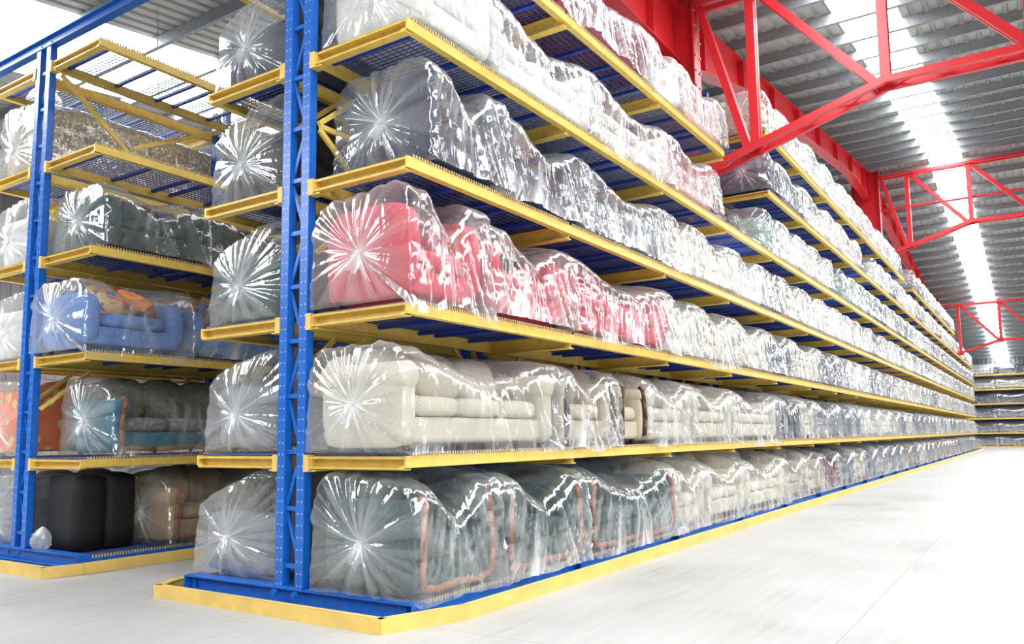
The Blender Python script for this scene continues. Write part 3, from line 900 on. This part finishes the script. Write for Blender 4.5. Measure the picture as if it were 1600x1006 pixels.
def word(Ln): return ('armchair', 'armchair') if Ln < 1.3 else (('two-seat sofa', 'sofa') if Ln < 1.95 else ('long sofa', 'sofa'))

SHELF_TOP = 0.024
def place_run(H, X, Y0, lv, sd, items, rackname, groupname):
    """items: (y0, y1, colour, fabric, style, trim, opts)"""
    for n, it in enumerate(items, 1):
        y0, y1, cn, fab, style, trim = it[:6]; op = dict(it[6]) if len(it) > 6 else {}
        Ln = round(y1-y0-0.07, 2)
        unique = op.pop('u', False); far = op.pop('far', False)
        if unique and sd > 0 and op.get('cover', True) and 'hem' not in op: op['hem'] = [0.0, 0.05, 0.02, 0.09][(n+lv) % 4] if lv else 0.02
        if not unique:
            Ln2 = min([l for l in LENS if l <= Ln+0.03] or [1.05], key=lambda l: abs(l-Ln)); Ln = Ln2
        hb = op.pop('hb', 0.84); ha = op.pop('ha', 0.66); D = op.pop('D', 0.98); xo = op.pop('xo', 0)
        lab = op.pop('label', None)
        w, cat = word(Ln)
        k = kindof(Ln, style, fab, trim, hb, ha, D)
        nm = op.pop('name', 'armchair' if cat == 'armchair' else 'sofa')
        if lab is None:
            side = {1: 'right', -1: 'left'}[sd]
            lab = '%s %s in plastic, %s from near end, %s %s, %s' % (CN.get(cn, cn), w, ORD[n], side, LVN[lv], rackname)
        ztop = H[lv]+SHELF_TOP
        xc = X+sd*(PX+0.06+D/2+0.02+xo)
        seat(nm, (xc, Y0+(y0+y1)/2, ztop), math.pi/2*sd, k, C[cn], lab, cat, groupname, unique=unique, far=far, seed=op.pop('seed', n), **op)

def auto(y0, y1, pal, seed, far0=14, gaps=()):
    r = random.Random(seed); y = y0; out = []
    while y < y1-1.15:
        Ln = r.choice([1.05, 1.25, 1.5, 1.5, 1.75, 2.1])+0.09+r.random()*0.05
        if y+Ln > y1: Ln = 1.14
        if not any(a < y+Ln/2 < b for a, b in gaps):
            out.append((y, y+Ln, r.choice(pal), r.choice(['plain', 'plain', 'brocade', 'quilt']), r.choice(['roll', 'block', 'soft']), None,
                        dict(far=y > far0, hb=r.choice([0.84, 0.9]), ha=0.66)))
        y += Ln
    return out
RN = 'long rack'
G = lambda lv, s: 'wrapped seats on the %s side, %s of the long rack' % (s, LVN[lv])
R0 = [(-0.04, 1.08, 'dkgreen', 'brocade', 'roll', 'wood', dict(u=True, hb=0.92, ha=0.74, D=0.99, xo=0.05, label='dark green armchair with curved wooden trim in plastic, nearest on the right bottom deck')),
      (1.08, 2.56, 'dkgreen', 'brocade', 'roll', 'wood', dict(u=True, hb=0.92, ha=0.74, D=1.06, label='dark green two-seat sofa with wooden trim in plastic, behind the nearest bottom-deck armchair')),
      (2.58, 4.90, 'dkgreen', 'brocade', 'roll', 'wood', dict(u=True, hb=0.92, ha=0.72, D=1.06, label='long dark green sofa with wooden trim in plastic, third on the right bottom deck')),
      (4.90, 6.05, 'beige', 'plain', 'roll', None, dict(u=True, D=1.04, hb=0.88)), (6.05, 7.80, 'cream', 'quilt', 'roll', None, dict(u=True, D=1.04, hb=0.9)),
      (7.80, 10.0, 'cream', 'plain', 'block', None, dict(u=True, D=1.04, hb=0.9))]
R0 += auto(10.05, 60, ['maroon', 'slate', 'grey', 'brown', 'slate', 'cream', 'grey', 'beige'], 11)
R1 = [(-0.10, 2.20, 'cream', 'quilt', 'roll', None, dict(u=True, hb=0.82, ha=0.70, D=0.92, xo=0.05, hem=0.03, label='long cream quilted sofa in clear plastic, nearest seat on the right first shelf')),
      (2.22, 3.50, 'beige', 'quilt', 'roll', 'dark', dict(u=True, hb=0.84, ha=0.68, label='cream quilted armchair in clear plastic just before the unwrapped armchair')),
      (3.50, 4.30, 'beige', 'quilt', 'roll', 'dark', dict(u=True, cover=False, label='cream armchair with dark carved arm fronts, the only seat without plastic')),
      (4.30, 5.80, 'cream', 'quilt', 'roll', None, dict(u=True)), (5.80, 7.50, 'cream', 'quilt', 'roll', None, dict(u=True)), (7.50, 9.9, 'cream', 'plain', 'block', None, dict(u=True))]
R1 += auto(9.95, 60, ['slate', 'grey', 'slate', 'cream', 'navy', 'white'], 12)
R2 = [(-0.08, 0.96, 'red', 'plain', 'soft', None, dict(u=True, hb=0.86, ha=0.80, D=0.98, xo=0.05, label='rounded red armchair in clear plastic, nearest seat on the right second shelf')),
      (0.98, 2.46, 'red', 'plain', 'soft', None, dict(u=True, hb=0.86, ha=0.70, D=1.04, label='red two-seat sofa in clear plastic behind the rounded red armchair')),
      (2.46, 5.00, 'red', 'plain', 'soft', None, dict(u=True, hb=0.86, ha=0.68, D=1.04, label='long red sofa in clear plastic, last of the three red seats')),
      (5.00, 6.15, 'cream', 'plain', 'roll', None, dict(u=True)), (6.15, 7.70, 'cream', 'plain', 'roll', None, dict(u=True)), (7.70, 9.45, 'cream', 'brocade', 'roll', None, dict(u=True))]
R2 += auto(9.5, 60, ['cream', 'cream', 'white', 'slate', 'grey', 'slate'], 13)
R3 = [(0.20, 1.31, 'navy', 'brocade', 'soft', None, dict(u=True, hb=0.88, ha=0.78, D=1.0, label='dark navy armchair in clear plastic, nearest seat on the right third shelf')),
      (1.31, 2.91, 'navy', 'plain', 'soft', None, dict(u=True, hb=0.84, ha=0.70, label='dark navy two-seat sofa in plastic behind the navy armchair')),
      (2.91, 5.10, 'grey', 'plain', 'roll', None, dict(u=True)), (5.10, 6.15, 'cream', 'plain', 'roll', None, dict(u=True)), (6.15, 7.85, 'cream', 'plain', 'roll', None, dict(u=True)), (7.85, 9.4, 'white', 'plain', 'block', None, {})]
R3 += auto(9.45, 60, ['white', 'cream', 'white', 'cream', 'grey'], 14)
R4 = [(0.05, 1.10, 'white', 'plain', 'block', None, dict(u=True, hb=0.86, ha=0.78, D=1.04, label='white armchair in plastic, nearest seat on the right fourth shelf')), (1.10, 3.12, 'white', 'plain', 'roll', None, dict(u=True)), (3.12, 5.30, 'white', 'brocade', 'roll', None, dict(u=True)),
      (5.30, 7.10, 'pink', 'plain', 'soft', None, dict(u=True)), (9.75, 10.9, 'sage', 'plain', 'soft', None, dict(u=True, label='pale green armchair in clear plastic, first beyond the gap on the right fourth shelf'))]
R4 += auto(10.9, 15.2, ['white', 'cream'], 15)+auto(16.2, 60, ['slate', 'grey', 'sage', 'white', 'grey'], 16)
R5 = [(0.1, 2.2, 'maroon', 'plain', 'roll', None, {}), (2.2, 4.70, 'maroon', 'plain', 'roll', None, dict(u=True)), (4.70, 5.80, 'white', 'plain', 'roll', None, dict(u=True)), (5.80, 7.5, 'pink', 'plain', 'roll', None, dict(u=True)),
      (9.9, 11.0, 'navy', 'plain', 'soft', None, dict(u=True, label='dark blue armchair in clear plastic, first beyond the gap on the right fifth shelf'))]
R5 += auto(11.0, 19.6, ['white', 'grey', 'white'], 17)+auto(21.2, 60, ['slate', 'white', 'grey', 'white'], 18)
R6 = [(9.95, 11.3, 'cream', 'brocade', 'soft', None, dict(u=True, label='cream armchair in clear plastic, nearest seat on the right top shelf'))]+auto(11.35, 27.4, ['cream', 'white', 'white'], 19)+auto(30.2, 47, ['grey', 'white', 'slate'], 20)
for lv, items in enumerate((R0, R1, R2, R3, R4, R5, R6)):
    place_run(HA, 0, 0, lv, 1, items, RN, G(lv, 'right'))
# left side of the long rack
LL = [[(0.10, 1.30, 'grey', 'plain', 'block', None, dict(u=True, hb=0.92, ha=0.56, D=1.10, label='grey armchair in bunched clear plastic, near end of the left bottom deck of long rack'))],
      [(0.10, 1.60, 'grey', 'plain', 'roll', None, dict(u=True, hb=0.88, ha=0.60, label='grey two-seat sofa in clear plastic, near end of left first shelf of long rack'))],
      [(0.10, 1.80, 'dkgreen', 'plain', 'roll', None, dict(u=True, hb=0.88, ha=0.60, label='dark green two-seat sofa in plastic, near end of left second shelf of long rack'))],
      [(0.10, 1.40, 'black', 'plain', 'roll', None, dict(u=True, hb=0.92, ha=0.64, label='black two-seat sofa in clear plastic, near end of left third shelf of long rack'))],
      [(0.10, 1.50, 'navy', 'plain', 'roll', None, dict(u=True, hb=0.92, ha=0.60, label='dark navy two-seat sofa in plastic, near end of left fourth shelf of long rack'))]]
for lv in range(5):
    st = LL[lv][0][1]+0.03
    LL[lv] += auto(st, 30, ['black', 'navy', 'brown', 'dkgreen', 'slate'], 30+lv, far0=3)  # dark seats, mostly hidden, added to keep aisle light out of the rack
    place_run(HA, 0, 0, lv, -1, LL[lv], RN, G(lv, 'left'))

# ---- left rack
RB = 'left rack'
GB = lambda lv, s: 'wrapped seats on the %s side, %s of the left rack' % (s, LVN[lv])
B0 = [(1.00, 2.45, 'tan', 'plain', 'roll', 'wood', dict(u=True, hb=0.86, ha=0.66, label='tan two-seat sofa with wooden trim in loose plastic on the left rack bottom deck')), (2.6, 4.2, 'black', 'plain', 'block', None, {})]  # the black seat is added to darken the deck
B1 = [(0.28, 2.40, 'teal', 'plain', 'roll', 'wood', dict(u=True, hb=0.90, ha=0.66, label='teal sofa with patterned olive back and wooden arm fronts in plastic, left rack', pc=dict(backrest=('olive', 'brocade'), back_cushion=('olive', 'brocade'), seat_cushion=('grey', 'brocade')))), (2.5, 4.3, 'teal', 'plain', 'roll', None, {})]
B2 = [(-0.12, 1.20, 'blue', 'plain', 'soft', None, dict(u=True, hb=0.78, ha=0.66, D=1.04, label='bright blue armchair in clear plastic holding loose cushions, left rack second shelf')),
      (1.20, 3.1, 'blue', 'plain', 'soft', None, dict(u=True, hb=0.78, ha=0.62, D=1.04, label='bright blue two-seat sofa in plastic with patchwork back, left rack second shelf', pc=dict(back_cushion=('orange', 'brocade')))), (3.2, 5.0, 'blue', 'plain', 'soft', None, {})]
B3 = [(0.10, 1.45, 'dkgreen', 'plain', 'block', None, dict(u=True, hb=0.74, ha=0.62, label='dark green boxy seat in clear plastic, nearest on the left rack third shelf')),
      (1.45, 3.2, 'dkgreen', 'brocade', 'block', None, dict(u=True, hb=0.74, ha=0.60, label='dark green patterned sofa in plastic, second on the left rack third shelf')), (3.3, 5.0, 'dkgreen', 'plain', 'block', None, {})]
for lv, it in enumerate((B0, B1, B2, B3)):
    place_run(HB, XB, YB, lv, 1, it, RB, GB(lv, 'right'))
BL = [[(0.1, 1.6, 'grey', 'plain', 'roll', None, dict(u=True, label='grey seat in loose plastic at left frame edge, left rack bottom deck')), (1.7, 3.8, 'black', 'plain', 'block', None, {}), (3.9, 6, 'black', 'plain', 'block', None, {}), (6.1, 8, 'black', 'plain', 'block', None, {})],  # black seats added to darken the view through this deck
      [(0.1, 2.0, 'orange', 'flower', 'block', None, dict(u=True, hb=0.9, ha=0.8, label='orange floral sofa in clear plastic seen behind the left rack upright')), (2.1, 4.2, 'brown', 'plain', 'roll', None, {}), (4.3, 6.4, 'brown', 'plain', 'roll', None, {})],
      [(0.1, 1.9, 'white', 'plain', 'roll', None, dict(u=True, label='white sofa in clear plastic at left frame edge, left rack second shelf')), (2.0, 4.1, 'grey', 'plain', 'roll', None, {})],
      [(0.1, 2.2, 'white', 'plain', 'roll', None, dict(u=True, label='white sofa in clear plastic at left frame edge, left rack third shelf')), (2.3, 4.3, 'cream', 'plain', 'roll', None, {})],
      [(0.1, 3.0, 'cream', 'brocade', 'block', None, dict(u=True, hb=0.92, ha=0.84, label='long beige patterned sofa in clear plastic, left side of left rack fourth shelf')), (3.05, 5.0, 'cream', 'brocade', 'block', None, {})]]
for lv, it in enumerate(BL):
    place_run(HB, XB, YB, lv, -1, it, RB, GB(lv, 'left'))
# loose cushions on the blue seat
def cushion(loc, rot, s, mat, lab):
    m = MB(); n = 14; k = 0
    for sg in (-1, 1):
        for i in range(n+1):
            for j in range(n+1):
                a = -1+2*i/n; b = -1+2*j/n
                h = ((1-a**4)*(1-b**4))**0.5*0.42
                m.v.append((a*(1-0.07*(1-b*b))*s/2, b*(1-0.07*(1-a*a))*s/2, sg*h*s/2))
        for i in range(n):
            for j in range(n):
                q = (k+i*(n+1)+j, k+(i+1)*(n+1)+j, k+(i+1)*(n+1)+j+1, k+i*(n+1)+j+1); m.f.append(q if sg > 0 else q[::-1])
        k += (n+1)**2
    o = m.build('throw_cushion', mat, smooth=True); o.location = loc; o.rotation_euler = rot
    return tag(o, lab, 'cushion')
ORG = paint('orange_cloth', (0.75, 0.27, 0.07), 0.9, 0.15)
zb2 = HB[2]+SHELF_TOP
cushion((XB+0.72, YB+0.50, zb2+0.66), (0.25, 0.75, 0.3), 0.52, PATCH, 'patchwork print throw cushion lying on the bright blue armchair')
cushion((XB+0.95, YB+0.72, zb2+0.60), (-0.35, 0.45, 0.7), 0.44, ORG, 'plain orange throw cushion lying on the bright blue armchair')
cushion((XB+0.62, YB+1.95, zb2+0.66), (0.0, -1.0, 0.1), 0.50, PATCH, 'patchwork throw cushion leaning on the blue two-seat sofa back')

# black wrapped panel cartons, coloured near black to paint the shade on the bottom deck of the left rack
for i in range(2):
    m = MB(); m.rbox(0, 0, 0.43, 0.62, 0.34, 0.86, e=14, seg=4)
    r = m.build('carton', RUB, None, True); r.location = (XB+0.58, YB+0.30+i*0.36, HB[0]+SHELF_TOP)
    tag(r, ['black wrapped carton standing by the left rack upright', 'black wrapped carton standing against the tan sofa on the left rack'][i], 'carton', 'black cartons on the left rack')
# bunched plastic bag at the foot of the left upright
def bag(loc, sx, sy, sz, seed, lab):
    n, k = 40, 26; m = MB(); th = np.linspace(0, 2*np.pi, n, endpoint=False); g = []
    for j in range(k+1):
        t = j/k; r = (math.sin(math.pi*min(1, t*1.02+0.02))**0.6)*(1-0.45*t)
        f = 1+0.22*(ridge(vnoise(th*3.2+j*0.12, seed))-0.3)+0.12*ridge(vnoise(th*7+9, seed+1))
        for a, ff in zip(th, f):
            m.v.append((math.cos(a)*r*ff*sx, math.sin(a)*r*ff*sy, t*sz)); g.append(0.25+0.3*(ff-1)*3+0.4*t*t)
    for j in range(k):
        for i in range(n):
            m.f.append((j*n+i, j*n+(i+1) % n, (j+1)*n+(i+1) % n, (j+1)*n+i))
    me = m.mesh('plastic_bag', FILM, True); at = me.attributes.new('gather_glint', 'FLOAT', 'POINT'); at.data.foreach_set('value', np.clip(np.array(g, dtype=np.float32), 0, 1))
    o = link('plastic_bag', me); o.location = loc; o.rotation_euler = (0.12, 0.22, 0.5)
    return tag(o, lab, 'plastic bag')
bag((XB+0.36, YB+0.02, HB[0]+SHELF_TOP+0.002), 0.13, 0.10, 0.30, 5, 'bunched empty plastic bag at the foot of the left rack upright')

# ---- rack against the back wall
def back_rack():
    root = empty('storage_rack', (0, 67.55, 0))
    X0, X1 = -3.0, 14.5
    Hs = [0.11, 1.17, 2.30, 3.44, 4.56, 5.70]
    x = X0; i = 0
    while x <= X1+0.01:
        m = MB(); m.box(-0.06, 0.06, 1.05, 1.15, 0, 6.6); link('upright', m.mesh('upright', BLU), root, (x, 0, 0)); x += 2.5
    for h in Hs:
        m = MB(); m.box(X0, X1, 0, 0.03, h-0.10, h+0.01); m.box(X0, X1, 0.99, 1.02, h-0.10, h)
        link('shelf_frame', m.mesh('shelf_frame', YEL), root)
        m = MB(); m.box(X0, X1, 0.03, 1.02, h-0.02, h+0.012); link('deck', m.mesh('deck', GRAT), root)
    return root, Hs
br, HW = back_rack(); tag(br, 'blue and yellow storage rack standing along the back wall', 'storage rack')
guard('floor_guard_rail', [(-3.0, 67.2), (14.5, 67.2)], 'low yellow guard rail in front of the rack along the back wall', h=0.12)
WC = [['grey']*4, ['grey']*4, ['grey', 'grey', 'grey', 'grey'], ['slate', 'slate', 'slate', 'slate'], ['brown', 'cream', 'cream', 'grey'], ['slate', 'white', 'navy', 'slate']]
for lv in range(6):
    for i in range(4):
        x = -1.05+i*2.2
        k = kindof(2.1, 'roll', 'plain', None, 0.84, 0.62, 0.92)
        seat('sofa', (x, 67.55+0.53, HW[lv]+0.014), 0, k, C[WC[lv][i]],
             '%s long sofa in clear plastic, %s from left, %s of the back wall rack' % (CN.get(WC[lv][i], WC[lv][i]), ORD[i+1], LVN[lv] if lv else 'bottom deck'), 'sofa',
             'wrapped sofas on the back wall rack, %s' % LVN[lv], far=True, seed=lv+i)

# ---- high bay lamp at upper left
lp = empty('high_bay_lamp', (-9.9, 2.6, 7.55))
m = MB(); n = 28; prof = [(0.05, 0.34), (0.10, 0.33), (0.20, 0.25), (0.27, 0.14), (0.31, 0.0), (0.30, 0.0), (0.25, 0.14), (0.18, 0.24)]
for r, z in prof:
    for i in range(n): m.v.append((r*math.cos(2*math.pi*i/n), r*math.sin(2*math.pi*i/n), z))
for j in range(len(prof)-1):
    for i in range(n): m.f.append((j*n+i, j*n+(i+1) % n, (j+1)*n+(i+1) % n, (j+1)*n+i))
m.build('lamp_shade', WHITE, lp, True)
m = MB(); m.cyl((0, 0, 0.32), (0, 0, 0.52), 0.075, n=16); m.build('ballast', WHITE, lp)
m = MB(); m.cyl((0, 0, 0.52), (0, 0, 1.1), 0.01, n=6); m.build('hanger', STEEL, lp)
m = MB(); m.rbox(0, 0, 0.14, 0.14, 0.14, 0.22, e=2.2, seg=8); m.build('bulb', emis('lamp_glow', (1, 0.98, 0.95), 12), lp, True)
tag(lp, 'white dome high bay lamp hanging at the upper left corner', 'lamp')
wr = MB().cyl((0, 0, 0), (0.12, 0, -1.6), 0.006, n=6).build('hanging_wire', STEEL); wr.location = (-6.9, 2.9, 8.72)
tag(wr, 'thin wire hanging from the roof above the left rack', 'wire')
